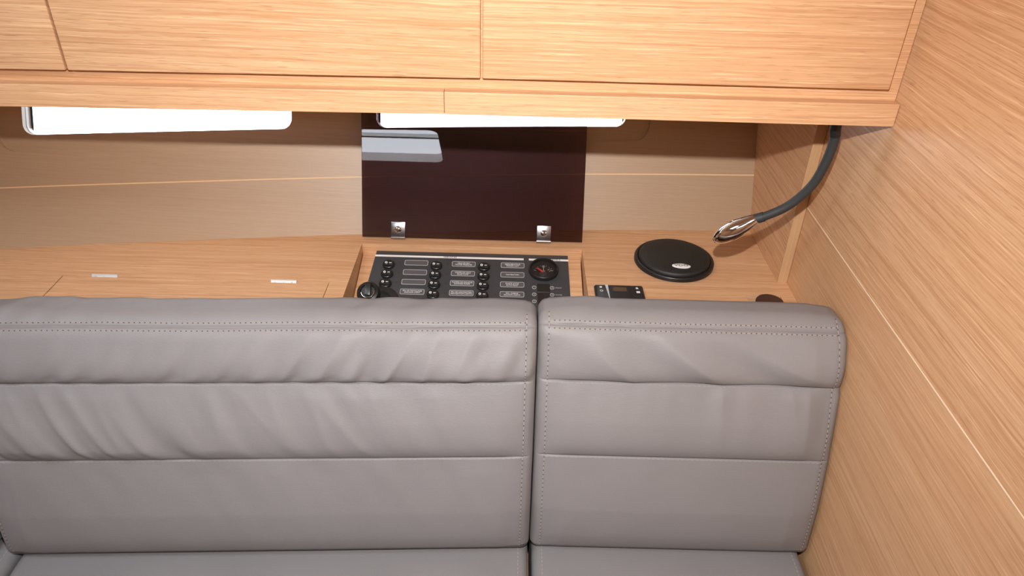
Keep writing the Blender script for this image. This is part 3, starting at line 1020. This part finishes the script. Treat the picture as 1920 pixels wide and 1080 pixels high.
    def stitch(s, root):
        bm = bmesh.new()
        step = .0082

        def run(fn, length, fine=False):
            n = int(length/step)
            for i in range(n):
                a, b = fn((i+.12)/n), fn((i+.70)/n)
                c = fn((i+.91)/n)
                d = (b-a)
                if d.length < 1e-5:
                    continue
                d.normalize()
                sdv = d.cross(Vector((0, -1, .4))).normalized()
                upv = sdv.cross(d).normalized()
                if upv.y > 0:
                    upv = -upv
                w, h = (.0004, .0005) if fine else (.0006, .0007)
                nf = len(bm.faces)
                hexa(bm, [a-sdv*w-upv*h, b-sdv*w-upv*h, b+sdv*w-upv*h, a+sdv*w-upv*h, a-sdv*w+upv*h*.4, b-sdv*w+upv*h*.8, b+sdv*w+upv*h*.8, a+sdv*w+upv*h*.4])
                if fine:
                    bm.faces.ensure_lookup_table()
                    for f in bm.faces[nf:]:
                        f.material_index = 2
                    continue
                w = .00085
                q = [c-d*w-sdv*w, c+d*w-sdv*w, c+d*w+sdv*w, c-d*w+sdv*w]
                f = bm.faces.new([bm.verts.new(v+upv*.0003) for v in q])
                f.material_index = 1
        xa, xb = s.x0+.019, s.x1-.019
        ps = s.f+s.rt*.62
        for q in (ps-.0055, ps+.0055):
            run(lambda t: s.at(xa+(xb-xa)*t, q, .0002), xb-xa)
        for q in s.seams:
            run(lambda t: s.at(xa+(xb-xa)*t, q-s.rb-.0030, .0002), xb-xa, True)
        for x in (s.x0+.0175, s.x1-.0175):
            run(lambda t: s.at(x, t*(s.f+s.rt*1.3), .0003), s.f+s.rt*1.3)
        mesh_obj('stitching', bm, ['thread', 'hole', 'thread_fine'], root, kind='stuff')

BG = 'sofa back cushions'
Cushion(-.866, .0488, 3.0, yaw=.045, dy=-.006).build('back_cushion', 'wide grey leather back cushion in front of the switch panel, with many slanting folds', BG)
Cushion(.0502, .5560, 12.0, z0=.4612, H=.436, style=1).build('back_cushion', 'narrower grey leather back cushion beside the oak bulkhead', BG)
Cushion(-1.60, -.890, 23.0, yaw=.045, dy=-.048).build('back_cushion', 'grey leather back cushion at the sofa corner, past the folded wide one', BG)

# seat cushions
def seat(x0, x1, label, seed):
    y0, y1, z0, z1 = .28, 1.045, .30, .4605
    root = thing('seat_cushion', ((x0+x1)/2, .6, z0), label, 'cushion', 'sofa seat cushions')
    bm = bmesh.new()
    r = .018
    def axis(a, b, n):
        return [a+r*(1-math.cos(i/5*math.pi/2)) for i in range(5)] + [a+r+(b-a-2*r)*i/n for i in range(n+1)] + [b-r*(1-math.cos(i/5*math.pi/2)) for i in range(4, -1, -1)]
    xs_, ys_ = axis(x0, x1, 70), axis(y0, y1, 60)
    def edge_in(v, a, b):
        e = min(v-a, b-v)
        return r-math.sqrt(max(0, r*r-(r-e)**2)) if e < r else 0.0
    rows = []
    for x in xs_:
        row = []
        for y in ys_:
            z = z1-edge_in(x, x0, x1)-edge_in(y, y0, y1)
            ed = min(x-x0, x1-x)
            z += .0020*noise.noise(Vector((x*9, y*11, seed)))*min(1, ed/.04) - .0015*gauss(ed-.016, .002)
            row.append(bm.verts.new((x, y, max(z, z1-r))))
        rows.append(row)
    for A, B in zip(rows, rows[1:]):
        for j in range(len(A)-1):
            bm.faces.new((A[j], B[j], B[j+1], A[j+1]))
    es = [e for e in bm.edges if e.is_boundary]
    g_ = bmesh.ops.extrude_edge_only(bm, edges=es)
    nv = [v for v in g_['geom'] if isinstance(v, bmesh.types.BMVert)]
    for v in nv:
        v.co.z = z0
    bmesh.ops.contextual_create(bm, geom=[e for e in bm.edges if e.is_boundary])
    mesh_obj('cover', bm, 'leather_seat', root, smooth=60)
    bm = bmesh.new()
    for x in (x0+.018, x1-.018):
        y = .60
        while y < .90:
            z = z1-.0006
            box(bm, x-.0006, x+.0006, y, y+.0048, z-.0012, z+.0004)
            y += .0082
    mesh_obj('stitching', bm, 'thread', root, kind='stuff')
seat(-.852, .0475, 'wide grey leather seat cushion below the folded back cushion', 1.0)
seat(.0545, .5450, 'grey leather seat cushion beside the oak bulkhead', 5.0)
seat(-1.65, -.858, 'grey leather corner seat cushion at the far end from the bulkhead', 9.0)
sb = thing('sofa_base', (-.5, .7, 0), 'oak plinth carrying the grey leather seat cushions', 'sofa base')
bm = bmesh.new(); box(bm, -1.70, XB-.002, .32, SH_Y0-.021, 0, .2995, .003, 2)
mesh_obj('plinth', bm, 'oak_x', sb)
